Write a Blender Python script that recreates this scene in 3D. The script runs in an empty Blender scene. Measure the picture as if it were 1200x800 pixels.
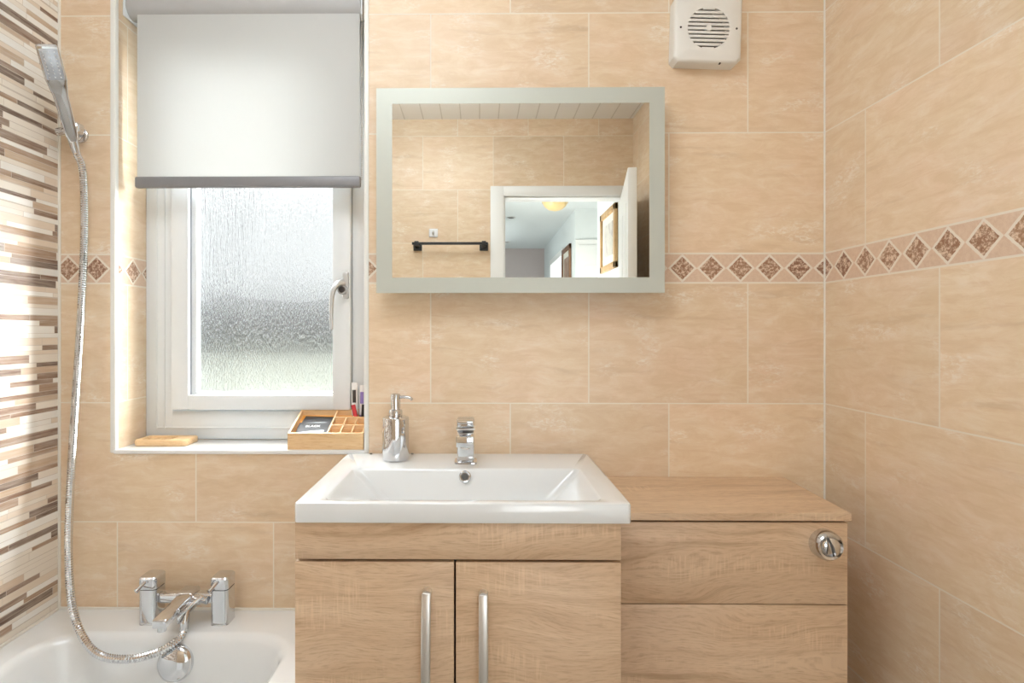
import bpy, bmesh, math, random
from mathutils import Matrix, Vector
random.seed(7)
S = bpy.context.scene
C = S.collection
PI = math.pi
R = math.radians

# ------------------------------------------------------------------ camera
cd = bpy.data.cameras.new('camera')
cam = bpy.data.objects.new('camera', cd); C.objects.link(cam)
cam.location = (0, -1.40, 1.21)
cam.rotation_euler = (R(90), 0, R(0.6))
cd.sensor_width = 36.0
cd.lens = 650 / 1200 * 36.0
cd.shift_x = (600 - 555.2) / 1200
cd.shift_y = -12 / 1200
cd.clip_start = 0.02
S.camera = cam

# ------------------------------------------------------------------ exposure, world, daylight
S.view_settings.view_transform = 'Standard'
S.view_settings.look = 'None'
S.view_settings.exposure = 0.62
S.view_settings.gamma = 1.0
S.view_settings.use_curve_mapping = False
W = bpy.data.worlds.new('overcast_sky'); S.world = W
W.use_nodes = True
bg = W.node_tree.nodes['Background']
bg.inputs[0].default_value = (0.95, 0.98, 1.0, 1)
SKY_FILL = 75.0
# overcast sky: brighter overhead than at the horizon
_nt = W.node_tree
_tc = _nt.nodes.new('ShaderNodeTexCoord'); _sx = _nt.nodes.new('ShaderNodeSeparateXYZ'); _mr = _nt.nodes.new('ShaderNodeMapRange')
_nt.links.new(_tc.outputs['Generated'], _sx.inputs[0]); _nt.links.new(_sx.outputs[2], _mr.inputs[0])
_mr.inputs[1].default_value = 0.28; _mr.inputs[2].default_value = 0.75
_mr.inputs[3].default_value = 0.64; _mr.inputs[4].default_value = 15.0
# broad bright patch added in unseen sky, to light the left window reveal
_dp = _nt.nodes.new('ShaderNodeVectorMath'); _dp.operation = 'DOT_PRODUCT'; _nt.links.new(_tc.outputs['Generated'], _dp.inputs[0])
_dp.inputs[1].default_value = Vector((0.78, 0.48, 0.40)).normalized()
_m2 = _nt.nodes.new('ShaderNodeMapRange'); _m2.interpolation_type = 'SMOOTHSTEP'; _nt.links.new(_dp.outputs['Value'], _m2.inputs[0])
_m2.inputs[1].default_value = 0.80; _m2.inputs[2].default_value = 0.99; _m2.inputs[3].default_value = 0.0; _m2.inputs[4].default_value = SKY_FILL
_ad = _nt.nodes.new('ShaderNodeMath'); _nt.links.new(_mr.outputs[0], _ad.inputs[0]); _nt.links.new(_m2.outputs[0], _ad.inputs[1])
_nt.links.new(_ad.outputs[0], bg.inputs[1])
PANEL_FILL = 5.0          # emission of the added fill panel on the ceiling
FILL_COL = (0.90, 0.96, 1.0)

def portal(name, loc, rot, sx, sy):
    l = bpy.data.lights.new(name, 'AREA'); l.shape = 'RECTANGLE'; l.size = sx; l.size_y = sy
    l.cycles.is_portal = True
    o = bpy.data.objects.new(name, l); C.objects.link(o); o.location = loc; o.rotation_euler = rot
    return o
portal('window_portal', (-0.61, 0.30, 1.50), (R(-90), 0, 0), 0.62, 1.18)

def area(name, loc, rot, size, power, col=(1, 1, 1)):
    l = bpy.data.lights.new(name, 'AREA'); l.shape = 'DISK'; l.size = size
    l.energy = power; l.color = col
    o = bpy.data.objects.new(name, l); C.objects.link(o); o.location = loc; o.rotation_euler = rot
    return o

# ------------------------------------------------------------------ shader helpers
class G:
    def __init__(s, name):
        s.mat = bpy.data.materials.new(name); s.mat.use_nodes = True
        s.t = s.mat.node_tree
        for n in list(s.t.nodes): s.t.nodes.remove(n)
        s.out = s.t.nodes.new('ShaderNodeOutputMaterial')
        s.pos = None
    def n(s, k, **kw):
        x = s.t.nodes.new(k)
        for a, b in kw.items(): setattr(x, a, b)
        return x
    def put(s, sock, v):
        if isinstance(v, bpy.types.NodeSocket): s.t.links.new(v, sock)
        elif isinstance(v, (tuple, list)):
            sock.default_value = tuple(v) + ((1,) if len(v) == 3 and len(sock.default_value) == 4 else ())
        else: sock.default_value = v
    def m(s, op, a, b=0.0, c=0.0):
        x = s.n('ShaderNodeMath', operation=op)
        s.put(x.inputs[0], a); s.put(x.inputs[1], b); s.put(x.inputs[2], c)
        return x.outputs[0]
    def xyz(s):
        if s.pos is None:
            g = s.n('ShaderNodeNewGeometry'); x = s.n('ShaderNodeSeparateXYZ')
            s.t.links.new(g.outputs['Position'], x.inputs[0]); s.pos = [x.outputs[0], x.outputs[1], x.outputs[2]]
        return s.pos
    def vec(s, a, b, c=0.0):
        x = s.n('ShaderNodeCombineXYZ')
        s.put(x.inputs[0], a); s.put(x.inputs[1], b); s.put(x.inputs[2], c); return x.outputs[0]
    def noise(s, v, scale=1, detail=4, rough=0.5, dist=0.0):
        x = s.n('ShaderNodeTexNoise'); s.put(x.inputs['Vector'], v); x.inputs['Scale'].default_value = scale
        x.inputs['Detail'].default_value = detail; x.inputs['Roughness'].default_value = rough
        x.inputs['Distortion'].default_value = dist
        return x.outputs[0]
    def white(s, a, b=0.0):
        x = s.n('ShaderNodeTexWhiteNoise', noise_dimensions='2D'); s.put(x.inputs['Vector'], s.vec(a, b)); return x.outputs[0]
    def ramp(s, f, stops, interp='LINEAR'):
        x = s.n('ShaderNodeValToRGB'); x.color_ramp.interpolation = interp
        e = x.color_ramp.elements
        while len(e) < len(stops): e.new(0.5)
        for i, (p, c) in enumerate(stops):
            e[i].position = p; e[i].color = (c, c, c, 1) if isinstance(c, (int, float)) else tuple(c) + (1,)
        s.put(x.inputs[0], f); return x.outputs[0]
    def mix(s, f, a, b, mode='MIX'):
        x = s.n('ShaderNodeMix', data_type='RGBA', blend_type=mode)
        s.put(x.inputs[0], f); s.put(x.inputs[6], a); s.put(x.inputs[7], b); return x.outputs[2]
    def bump(s, h, strength=0.3, dist=0.002):
        x = s.n('ShaderNodeBump'); x.inputs['Strength'].default_value = strength; x.inputs['Distance'].default_value = dist
        s.put(x.inputs['Height'], h); return x.outputs[0]
    def bsdf(s, col, rough=0.4, metal=0.0, normal=None, coat=0.0, **kw):
        x = s.n('ShaderNodeBsdfPrincipled')
        s.put(x.inputs['Base Color'], col); s.put(x.inputs['Roughness'], rough); s.put(x.inputs['Metallic'], metal)
        if normal is not None: s.put(x.inputs['Normal'], normal)
        x.inputs['Coat Weight'].default_value = coat
        for k, v in kw.items(): s.put(x.inputs[k.replace('_', ' ')], v)
        s.t.links.new(x.outputs[0], s.out.inputs[0]); return s.mat

def plain(name, col, rough=0.4, metal=0.0, var=0.04, nscale=25.0, coat=0.0, **kw):
    g = G(name); p = g.vec(*g.xyz())
    n = g.noise(p, nscale, 3)
    f = g.m('MULTIPLY_ADD', n, 2 * var, 1 - var)
    c = g.mix(1.0, tuple(col) + (1,), g.vec(f, f, f), 'MULTIPLY')
    r = g.m('MULTIPLY_ADD', n, 0.08, max(0.0, rough - 0.04)) if metal < 0.5 or rough > 0.15 else rough
    return g.bsdf(c, r, metal, coat=coat, **kw)

# ------------------------------------------------------------------ materials
ZB0, ZB1, RP = 1.331, 1.406, 0.3025     # border band and row pitch
def tile_mat(name, ax, off_e, off_o, pitch, d0, dp, d0b=None, base=(0.825, 0.650, 0.455), bright=1.0):
    g = G(name); X = g.xyz(); u = X[ax]; z = X[2]
    above = g.m('GREATER_THAN', z, (ZB0 + ZB1) / 2)
    zr = g.m('SUBTRACT', z, g.m('MULTIPLY_ADD', above, ZB1 - ZB0, ZB0))
    q = g.m('DIVIDE', zr, RP); row = g.m('FLOOR', q); fz = g.m('SUBTRACT', q, row)
    odd = g.m('PINGPONG', row, 1.0)
    off = g.m('MULTIPLY_ADD', odd, off_o - off_e, off_e)
    qu = g.m('DIVIDE', g.m('SUBTRACT', u, off), pitch); col = g.m('FLOOR', qu); fu = g.m('SUBTRACT', qu, col)
    def edge(f, p): return g.m('MULTIPLY', g.m('SUBTRACT', 0.5, g.m('ABSOLUTE', g.m('SUBTRACT', f, 0.5))), p)
    e = g.m('MINIMUM', edge(fu, pitch), edge(fz, RP))
    tile = g.m('GREATER_THAN', e, 0.0016)
    # border band
    band = g.m('LESS_THAN', g.m('ABSOLUTE', g.m('SUBTRACT', z, (ZB0 + ZB1) / 2)), (ZB1 - ZB0) / 2)
    o = d0
    if d0b is not None:
        lt = g.m('LESS_THAN', u, -0.6); o = g.m('MULTIPLY_ADD', lt, d0b - d0, d0)
    du = g.m('ADD', g.m('DIVIDE', g.m('SUBTRACT', u, o), dp), 0.5)
    di = g.m('FLOOR', du); dfu = g.m('ABSOLUTE', g.m('SUBTRACT', g.m('SUBTRACT', du, di), 0.5))
    wob = g.m('MULTIPLY_ADD', g.noise(g.vec(X[0], X[1], X[2]), 160, 2), 0.05, -0.025)
    dv = g.m('DIVIDE', g.m('ABSOLUTE', g.m('SUBTRACT', z, (ZB0 + ZB1) / 2)), dp)
    ds = g.m('ADD', g.m('ADD', dfu, dv), wob)
    dia = g.m('LESS_THAN', ds, 0.40)
    tri = g.m('MULTIPLY', g.m('GREATER_THAN', ds, 0.50), g.m('LESS_THAN', dv, 0.475))
    tri = g.m('MULTIPLY', tri, g.m('LESS_THAN', dfu, 0.5))
    # stone
    rnd = g.white(row, col); rnd2 = g.white(g.m('ADD', col, 37.3), row)
    su = g.m('MULTIPLY_ADD', rnd, 40.0, u); sv = g.m('MULTIPLY_ADD', rnd2, 17.0, z)
    warp = g.noise(g.vec(su, sv), 9, 3)
    streak = g.noise(g.vec(g.m('MULTIPLY', su, 3.2), g.m('MULTIPLY_ADD', warp, 0.9, g.m('MULTIPLY', sv, 24))), 1.0, 7, 0.62, 0.3)
    fine = g.noise(g.vec(g.m('MULTIPLY', su, 9), g.m('MULTIPLY_ADD', warp, 3.0, g.m('MULTIPLY', sv, 110))), 1.0, 5, 0.68)
    cloud = g.noise(g.vec(g.m('MULTIPLY', su, 0.8), sv), 5, 4, 0.55)
    b = Vector(base)
    lo = tuple(b * 0.86); mid = tuple(b); hi = (min(1, b[0] * 1.07), min(1, b[1] * 1.11), min(1, b[2] * 1.18))
    c = g.ramp(streak, [(0.25, (lo[0] * .93, lo[1] * 0.86, lo[2] * 0.78)), (0.43, mid), (0.55, mid), (0.72, hi)])
    pink = (min(1, b[0] * 1.03), b[1] * 0.95, b[2] * 1.0)
    c = g.mix(g.ramp(cloud, [(0.42, 0.0), (0.68, 0.5)]), c, pink)
    c = g.mix(g.m('MULTIPLY', g.ramp(fine, [(0.30, 1.0), (0.46, 0.0)]), 0.34), c, (0.66, 0.42, 0.23, 1))
    # pale vein patches
    pn = g.noise(g.vec(g.m('MULTIPLY', su, 1.0), g.m('MULTIPLY', sv, 1.6)), 7, 3)
    pv = g.noise(g.vec(su, g.m('MULTIPLY', sv, 2.5)), 45, 3, 0.7, 1.5)
    pf = g.m('MULTIPLY', g.ramp(pn, [(0.54, 0.0), (0.66, 1.0)]), g.ramp(pv, [(0.47, 0.0), (0.60, 1.0)]))
    c = g.mix(g.m('MULTIPLY', pf, 0.75), c, (0.93, 0.84, 0.73))
    md = g.noise(g.vec(g.m('MULTIPLY', su, 12), g.m('MULTIPLY', sv, 34)), 1.0, 6, 0.72, 0.6)
    c = g.mix(g.ramp(md, [(0.38, 0.55), (0.54, 0.0)]), c, (b[0] * 0.90, b[1] * 0.83, b[2] * 0.74, 1))
    c = g.mix(g.ramp(md, [(0.54, 0.0), (0.72, 0.5)]), c, (0.92, 0.81, 0.68, 1))
    tv = g.m('MULTIPLY_ADD', rnd2, 0.09, 0.955)
    c = g.mix(1.0, c, g.vec(tv, tv, tv), 'MULTIPLY')
    grout = (0.88, 0.79, 0.67, 1)
    c = g.mix(tile, grout, c)
    # band colours
    sp = g.noise(g.vec(X[0], X[1], X[2]), 130, 4, 0.75)
    dr = g.white(di, 5.0)
    dcol = g.mix(dr, (0.27, 0.13, 0.075, 1), (0.42, 0.23, 0.13, 1))
    dcol = g.mix(g.ramp(sp, [(0.46, 0.0), (0.60, 1.0)]), dcol, (0.78, 0.60, 0.45, 1))
    tcol = g.mix(g.ramp(sp, [(0.3, 0.0), (0.7, 1.0)]), (0.70, 0.50, 0.36, 1), (0.80, 0.62, 0.47, 1))
    bc = g.mix(tri, (0.86, 0.77, 0.66, 1), tcol); bc = g.mix(dia, bc, dcol)
    c = g.mix(band, c, bc)
    inb = g.m('MAXIMUM', dia, tri)
    solid = g.m('ADD', g.m('MULTIPLY', g.m('SUBTRACT', 1.0, band), tile), g.m('MULTIPLY', band, inb))
    h = g.m('ADD', solid, g.m('MULTIPLY', streak, 0.12))
    nr = g.bump(h, 0.35, 0.0012)
    rough = g.m('MULTIPLY_ADD', solid, -0.34, 0.70)
    return g.bsdf(c, rough, 0.0, nr)

M = {}
M['tile_back'] = tile_mat('beige_travertine_tiles_back', 0, 0.0775, -0.1235, 0.3985, 0.8006, 0.0727, -0.974)
M['tile_side'] = tile_mat('beige_travertine_tiles_side', 1, -0.1465, -0.3470, 0.3985, -0.0721, 0.0733, base=(0.83, 0.670, 0.480))

def mosaic():
    g = G('linear_glass_and_stone_mosaic'); X = g.xyz(); u = X[1]; z = X[2]
    zz = g.m('ADD', g.m('MULTIPLY_ADD', g.m('SINE', g.m('MULTIPLY', z, 173.0)), 0.0024, z),
             g.m('MULTIPLY', g.m('SINE', g.m('MULTIPLY', z, 391.0)), 0.0009))
    q = g.m('DIVIDE', zz, 0.0142); row = g.m('FLOOR', q); fz = g.m('SUBTRACT', q, row)
    ln = g.m('MULTIPLY_ADD', g.white(row, 3.0), 0.16, 0.09)
    qu = g.m('ADD', g.m('DIVIDE', u, ln), g.m('MULTIPLY', g.white(row, 9.0), 9.0)); col = g.m('FLOOR', qu); fu = g.m('SUBTRACT', qu, col)
    ez = g.m('MULTIPLY', g.m('SUBTRACT', 0.5, g.m('ABSOLUTE', g.m('SUBTRACT', fz, 0.5))), 0.0142)
    eu = g.m('MULTIPLY', g.m('SUBTRACT', 0.5, g.m('ABSOLUTE', g.m('SUBTRACT', fu, 0.5))), ln)
    tile = g.m('GREATER_THAN', g.m('MINIMUM', ez, eu), 0.0006)
    w = g.white(row, col); w2 = g.white(g.m('ADD', col, 71.0), row)
    c = g.ramp(w, [(0.0, (0.86, 0.79, 0.70)), (0.22, (0.92, 0.90, 0.86)), (0.44, (0.55, 0.40, 0.28)), (0.53, (0.22, 0.125, 0.08)),
                   (0.68, (0.36, 0.23, 0.15)), (0.78, (0.78, 0.66, 0.54)), (0.90, (0.14, 0.08, 0.055))], 'CONSTANT')
    vein = g.noise(g.vec(g.m('MULTIPLY_ADD', w2, 20.0, g.m('MULTIPLY', u, 10.0)), g.m('MULTIPLY', z, 120)), 1.0, 5, 0.65)
    c = g.mix(g.m('MULTIPLY', g.ramp(vein, [(0.35, 0.0), (0.7, 1.0)]), 0.38), c, (0.88, 0.80, 0.70, 1))
    c = g.mix(tile, (0.62, 0.54, 0.46, 1), c)
    lift = g.m('ADD', g.m('MULTIPLY', tile, 0.6), g.m('MULTIPLY', w2, 0.4))
    nr = g.bump(g.m('ADD', lift, g.m('MULTIPLY', vein, 0.2)), 0.5, 0.0016)
    ro = g.m('ADD', g.m('MULTIPLY', w2, 0.22), g.m('MULTIPLY_ADD', tile, -0.53, 0.62))
    return g.bsdf(c, ro, 0.0, nr)
M['mosaic'] = mosaic()

def wood(name, light, mid, dark, ax=0, saw=1.0, sc=1.0):
    g = G(name); X = g.xyz()
    info = g.n('ShaderNodeObjectInfo'); rnd = g.m('MULTIPLY', info.outputs['Random'], 13.0)
    u = g.m('ADD', X[ax], rnd); v = g.m('ADD', X[2] if ax != 2 else X[0], g.m('MULTIPLY', X[1 if ax != 1 else 0], 0.9))
    w = g.noise(g.vec(g.m('MULTIPLY', u, 2.2), g.m('MULTIPLY', v, 6.0)), 1.0, 2, 0.5)
    vv = g.m('MULTIPLY_ADD', w, 0.14, v)
    s1 = g.noise(g.vec(g.m('MULTIPLY', u, 2.0), g.m('MULTIPLY', vv, 34.0)), sc, 6, 0.62, 0.2)
    s2 = g.noise(g.vec(g.m('MULTIPLY', u, 34.0), g.m('MULTIPLY', vv, 380.0)), sc, 3, 0.6)
    c = g.ramp(s1, [(0.28, dark), (0.45, mid), (0.68, light)])
    c = g.mix(g.m('MULTIPLY', g.ramp(s2, [(0.32, 1.0), (0.52, 0.0)]), 0.42), c, (dark[0] * .8, dark[1] * .68, dark[2] * .6, 1))
    # short cross-cut saw marks in patches
    s3 = g.noise(g.vec(g.m('MULTIPLY', u, 190.0), g.m('MULTIPLY', v, 14.0)), 1.0, 2, 0.5)
    pt = g.noise(g.vec(g.m('MULTIPLY', u, 5.0), g.m('MULTIPLY', v, 13.0)), 1.0, 2, 0.5)
    sf = g.m('MULTIPLY', g.ramp(pt, [(0.56, 0.0), (0.66, 1.0)]), g.ramp(s3, [(0.5, 0.0), (0.6, 1.0)]))
    c = g.mix(g.m('MULTIPLY', sf, 0.35 * saw), c, tuple(min(1, x * 1.15) for x in light) + (1,))
    return g.bsdf(c, 0.42, 0.0, g.bump(s2, 0.12, 0.0006))
M['oak'] = wood('rough_sawn_oak_laminate', (0.77, 0.575, 0.39), (0.68, 0.48, 0.31), (0.47, 0.30, 0.175))
M['bamboo'] = wood('pale_bamboo', (0.88, 0.64, 0.38), (0.83, 0.57, 0.31), (0.74, 0.46, 0.22), saw=0.0)
M['brown_frame'] = wood('brown_picture_frame', (0.30, 0.16, 0.08), (0.22, 0.11, 0.06), (0.12, 0.06, 0.03), ax=2, saw=0.0)
M['gold_frame'] = wood('gilt_wood_frame', (0.62, 0.42, 0.20), (0.48, 0.30, 0.14), (0.28, 0.16, 0.07), ax=2, saw=0.0)
M['ceramic'] = plain('white_glazed_ceramic', (0.84, 0.86, 0.87), 0.12, var=0.01, coat=0.6)
M['acrylic'] = plain('white_bath_acrylic', (0.86, 0.87, 0.87), 0.16, var=0.01, coat=0.3)
M['upvc'] = plain('white_upvc', (0.83, 0.87, 0.90), 0.3, var=0.01)
M['trim_white'] = plain('white_tile_trim', (0.88, 0.87, 0.83), 0.35, var=0.02)
M['silicone'] = plain('cream_silicone', (0.86, 0.82, 0.74), 0.45, var=0.03)
M['paint'] = plain('white_gloss_paint', (0.86, 0.86, 0.84), 0.35, var=0.01)
M['hallpaint'] = plain('pale_grey_emulsion', (0.74, 0.78, 0.78), 0.8, var=0.02)
M['fanplastic'] = plain('off_white_plastic', (0.84, 0.82, 0.77), 0.4, var=0.02)
M['dark'] = plain('dark_recess', (0.05, 0.04, 0.035), 0.7)
M['black'] = plain('matt_black_metal', (0.02, 0.02, 0.022), 0.4)
M['chrome'] = plain('polished_chrome', (0.70, 0.71, 0.73), 0.06, 1.0, var=0.01)
M['steel'] = plain('brushed_steel', (0.78, 0.77, 0.75), 0.36, 1.0, var=0.02, nscale=20)
M['greybar'] = plain('grey_aluminium_rail', (0.27, 0.27, 0.285), 0.4, 0.2)
M['lino'] = plain('grey_vinyl_floor', (0.40, 0.36, 0.32), 0.5, var=0.1, nscale=6)
M['carpet'] = plain('hall_carpet', (0.34, 0.30, 0.27), 0.95, var=0.15, nscale=90)
M['whiteplastic'] = plain('white_plastic', (0.85, 0.85, 0.86), 0.35)
M['red'] = plain('red_plastic', (0.55, 0.04, 0.05), 0.35)
M['violet'] = plain('violet_print', (0.30, 0.22, 0.55), 0.4)
M['packet'] = plain('black_foil', (0.022, 0.02, 0.022), 0.5, 0.0, nscale=60)
M['packetgrey'] = plain('silver_grey_print', (0.42, 0.44, 0.45), 0.35, 0.3)
M['white_print'] = plain('white_print', (0.85, 0.85, 0.85), 0.5)
M['rubber'] = plain('dark_rubber', (0.03, 0.03, 0.03), 0.6)

def mirror_mat():
    g = G('mirror_silvering')
    return g.bsdf((0.92, 0.93, 0.90), 0.0, 1.0)
M['mirror'] = mirror_mat()
def frosted():
    g = G('frosted_mirror_border'); n = g.noise(g.vec(*g.xyz()), 400, 2)
    a = g.n('ShaderNodeBsdfGlossy'); g.put(a.inputs['Color'], (0.64, 0.66, 0.61)); a.inputs['Roughness'].default_value = 0.42
    g.put(a.inputs['Normal'], g.bump(n, 0.15, 0.0004))
    d = g.n('ShaderNodeBsdfDiffuse'); g.put(d.inputs['Color'], (0.56, 0.585, 0.53))
    mx = g.n('ShaderNodeMixShader'); mx.inputs[0].default_value = 0.78
    g.t.links.new(a.outputs[0], mx.inputs[1]); g.t.links.new(d.outputs[0], mx.inputs[2]); g.t.links.new(mx.outputs[0], g.out.inputs[0])
    return g.mat
M['frost'] = frosted()
def obscure():
    g = G('obscure_patterned_glass'); X = g.xyz()
    n1 = g.noise(g.vec(g.m('MULTIPLY', X[0], 150), g.m('MULTIPLY', X[2], 9)), 1.0, 3, 0.6, 0.4)
    n2 = g.noise(g.vec(g.m('MULTIPLY', X[0], 330), g.m('MULTIPLY', X[2], 80)), 1.0, 2, 0.6, 0.5)
    h = g.m('ADD', n1, g.m('MULTIPLY', n2, 0.5))
    nr = g.bump(h, 1.0, 0.010)
    rf = g.n('ShaderNodeBsdfRefraction'); rf.inputs['IOR'].default_value = 1.20; rf.inputs['Roughness'].default_value = 0.08
    g.put(rf.inputs['Normal'], nr); g.put(rf.inputs['Color'], (0.99, 1.0, 0.99))
    gl = g.n('ShaderNodeBsdfGlossy'); gl.inputs['Roughness'].default_value = 0.15; g.put(gl.inputs['Normal'], nr)
    tr = g.n('ShaderNodeBsdfTransparent'); g.put(tr.inputs['Color'], (0.98, 0.99, 0.99))
    m1 = g.n('ShaderNodeMixShader'); g.put(m1.inputs[0], 0.38)
    g.t.links.new(rf.outputs[0], m1.inputs[1]); g.t.links.new(tr.outputs[0], m1.inputs[2])
    m2 = g.n('ShaderNodeMixShader'); m2.inputs[0].default_value = 0.05
    g.t.links.new(m1.outputs[0], m2.inputs[1]); g.t.links.new(gl.outputs[0], m2.inputs[2])
    g.t.links.new(m2.outputs[0], g.out.inputs[0]); return g.mat
M['glass'] = obscure()
def fabric():
    g = G('white_blind_fabric'); X = g.xyz()
    n = g.noise(g.vec(g.m('MULTIPLY', X[0], 900), g.m('MULTIPLY', X[2], 900)), 1.0, 2)
    d = g.n('ShaderNodeBsdfDiffuse'); g.put(d.inputs['Color'], g.ramp(n, [(0.3, (0.76, 0.76, 0.745)), (0.7, (0.80, 0.80, 0.785))]))
    t = g.n('ShaderNodeBsdfTranslucent'); g.put(t.inputs['Color'], (0.80, 0.81, 0.80))
    mx = g.n('ShaderNodeMixShader'); mx.inputs[0].default_value = 0.34
    g.t.links.new(d.outputs[0], mx.inputs[1]); g.t.links.new(t.outputs[0], mx.inputs[2]); g.t.links.new(mx.outputs[0], g.out.inputs[0])
    return g.mat
M['fabric'] = fabric()
def planks():
    g = G('white_ceiling_cladding'); X = g.xyz()
    q = g.m('DIVIDE', X[0], 0.106); f = g.m('SUBTRACT', q, g.m('FLOOR', q))
    e = g.m('SUBTRACT', 0.5, g.m('ABSOLUTE', g.m('SUBTRACT', f, 0.5)))
    s = g.m('GREATER_THAN', e, 0.03)
    return g.bsdf(g.mix(s, (0.70, 0.69, 0.66, 1), (0.92, 0.92, 0.91, 1)), 0.3, 0.0, g.bump(s, 0.6, 0.002))
M['planks'] = planks()
def emit(name, col, st):
    g = G(name); e = g.n('ShaderNodeEmission'); g.put(e.inputs[0], col); e.inputs[1].default_value = st
    g.t.links.new(e.outputs[0], g.out.inputs[0]); return g.mat
M['panel'] = emit('fill_panel_diffuser', FILL_COL, PANEL_FILL)
M['downlight'] = emit('lit_downlight_lens', (1.0, 0.93, 0.82), 0.6)
def garden():
    g = G('garden_lawn'); n = g.noise(g.vec(*g.xyz()), 3, 5)
    return g.bsdf(g.ramp(n, [(0.3, (0.036, 0.037, 0.031)), (0.7, (0.050, 0.051, 0.044))]), 0.95, Specular_IOR_Level=0.0)
M['lawn'] = garden()
def hedge_mat():
    g = G('hedge_foliage'); n = g.noise(g.vec(*g.xyz()), 6, 6, 0.7)
    return g.bsdf(g.ramp(n, [(0.35, (0.028, 0.028, 0.028)), (0.7, (0.068, 0.068, 0.067))]), 0.9, Specular_IOR_Level=0.0)
M['hedge'] = hedge_mat()
def print_mat(name, cols):
    g = G(name); X = g.xyz()
    n = g.noise(g.vec(g.m('MULTIPLY', X[1], 14), g.m('MULTIPLY', X[2], 7)), 1.0, 4, 0.6, 1.0)
    return g.bsdf(g.ramp(n, [(0.3, cols[0]), (0.5, cols[1]), (0.7, cols[2])]), 0.35)
M['art'] = print_mat('faded_botanical_print', [(0.35, 0.30, 0.30), (0.60, 0.57, 0.52), (0.50, 0.50, 0.42)])
M['art2'] = print_mat('brown_toned_print', [(0.16, 0.09, 0.06), (0.30, 0.18, 0.12), (0.40, 0.28, 0.2)])
M['mount'] = plain('cream_picture_mount', (0.72, 0.70, 0.62), 0.7)
M['amber'] = plain('amber_glass_shade', (0.85, 0.62, 0.30), 0.35)
M['greywall'] = plain('taupe_emulsion', (0.60, 0.52, 0.50), 0.8, var=0.02)

# ------------------------------------------------------------------ mesh helpers
def BM(): return bmesh.new()
def merge(bm, tmp, mat=None):
    if mat is not None: bmesh.ops.transform(tmp, matrix=mat, verts=tmp.verts)
    me = bpy.data.meshes.new('t'); tmp.to_mesh(me); tmp.free(); bm.from_mesh(me); bpy.data.meshes.remove(me)
    return bm
def box(bm, x0, x1, y0, y1, z0, z1, bev=0.0, seg=2, mat=None):
    t = BM(); bmesh.ops.create_cube(t, size=1)
    bmesh.ops.scale(t, vec=(abs(x1 - x0), abs(y1 - y0), abs(z1 - z0)), verts=t.verts)
    if bev > 0: bmesh.ops.bevel(t, geom=list(t.edges), offset=bev, segments=seg, profile=0.5, affect='EDGES')
    bmesh.ops.translate(t, vec=((x0 + x1) / 2, (y0 + y1) / 2, (z0 + z1) / 2), verts=t.verts)
    return merge(bm, t, mat)
def cbox(bm, c, s, bev=0.0, rot=None, seg=2):
    t = BM(); box(t, -s[0] / 2, s[0] / 2, -s[1] / 2, s[1] / 2, -s[2] / 2, s[2] / 2, bev, seg)
    m = Matrix.Translation(c) @ (rot.to_4x4() if rot is not None else Matrix())
    return merge(bm, t, m)
def loft(bm, rings, cap0=True, cap1=True, closed=True):
    vs = [[bm.verts.new(p) for p in r] for r in rings]
    n = len(vs[0])
    for a, b in zip(vs, vs[1:]):
        for i in range(n if closed else n - 1):
            j = (i + 1) % n
            bm.faces.new((a[i], a[j], b[j], b[i]))
    if cap0: bm.faces.new(list(reversed(vs[0])))
    if cap1: bm.faces.new(vs[-1])
    return bm
def rrect(x0, x1, y0, y1, r, z, n=8):
    r = max(1e-4, min(r, (x1 - x0) / 2 - 1e-4, (y1 - y0) / 2 - 1e-4)); pts = []
    for cx, cy, a0 in ((x1 - r, y1 - r, 0), (x0 + r, y1 - r, 90), (x0 + r, y0 + r, 180), (x1 - r, y0 + r, 270)):
        for k in range(n + 1):
            a = R(a0 + 90 * k / n); pts.append((cx + r * math.cos(a), cy + r * math.sin(a), z))
    return pts
def basis(d):
    d = Vector(d).normalized(); up = Vector((0, 0, 1)) if abs(d.z) < 0.95 else Vector((0, 1, 0))
    a = d.cross(up).normalized(); b = d.cross(a).normalized(); return a, b, d
def lathe(bm, prof, origin, axis=(0, 0, 1), n=40):
    a, b, d = basis(axis); o = Vector(origin); rings = []
    for r, h in prof:
        rings.append([tuple(o + d * h + a * r * math.cos(2 * PI * k / n) + b * r * math.sin(2 * PI * k / n)) for k in range(n)])
    return loft(bm, rings)
def smooth_path(pts, per=8):
    P = [Vector(p) for p in pts]; P = [2 * P[0] - P[1]] + P + [2 * P[-1] - P[-2]]; out = []
    for i in range(1, len(P) - 2):
        for k in range(per):
            t = k / per; p0, p1, p2, p3 = P[i - 1:i + 3]
            out.append(0.5 * ((2 * p1) + (p2 - p0) * t + (2 * p0 - 5 * p1 + 4 * p2 - p3) * t * t + (3 * p1 - p0 - 3 * p2 + p3) * t ** 3))
    out.append(P[-2]); return out
def resample(P, step):
    out = [P[0]]; acc = 0.0
    for a, b in zip(P, P[1:]):
        L = (b - a).length
        if L < 1e-9: continue
        while acc + L >= step:
            t = (step - acc) / L; a = a.lerp(b, t); out.append(a.copy()); L = (b - a).length; acc = 0.0
        acc += L
    return out
def tube(bm, P, rad, n=12, squash=1.0):
    P = [Vector(p) for p in P]; N = len(P); rings = []; a = None
    for i in range(N):
        d = (P[min(i + 1, N - 1)] - P[max(i - 1, 0)]).normalized()
        if a is None: a = basis(d)[0]
        a = (a - d * a.dot(d)).normalized(); b = d.cross(a)
        r = rad[i] if isinstance(rad, list) else rad
        rings.append([tuple(P[i] + a * r * math.cos(2 * PI * k / n) + b * r * squash * math.sin(2 * PI * k / n)) for k in range(n)])
    return loft(bm, rings)
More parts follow.
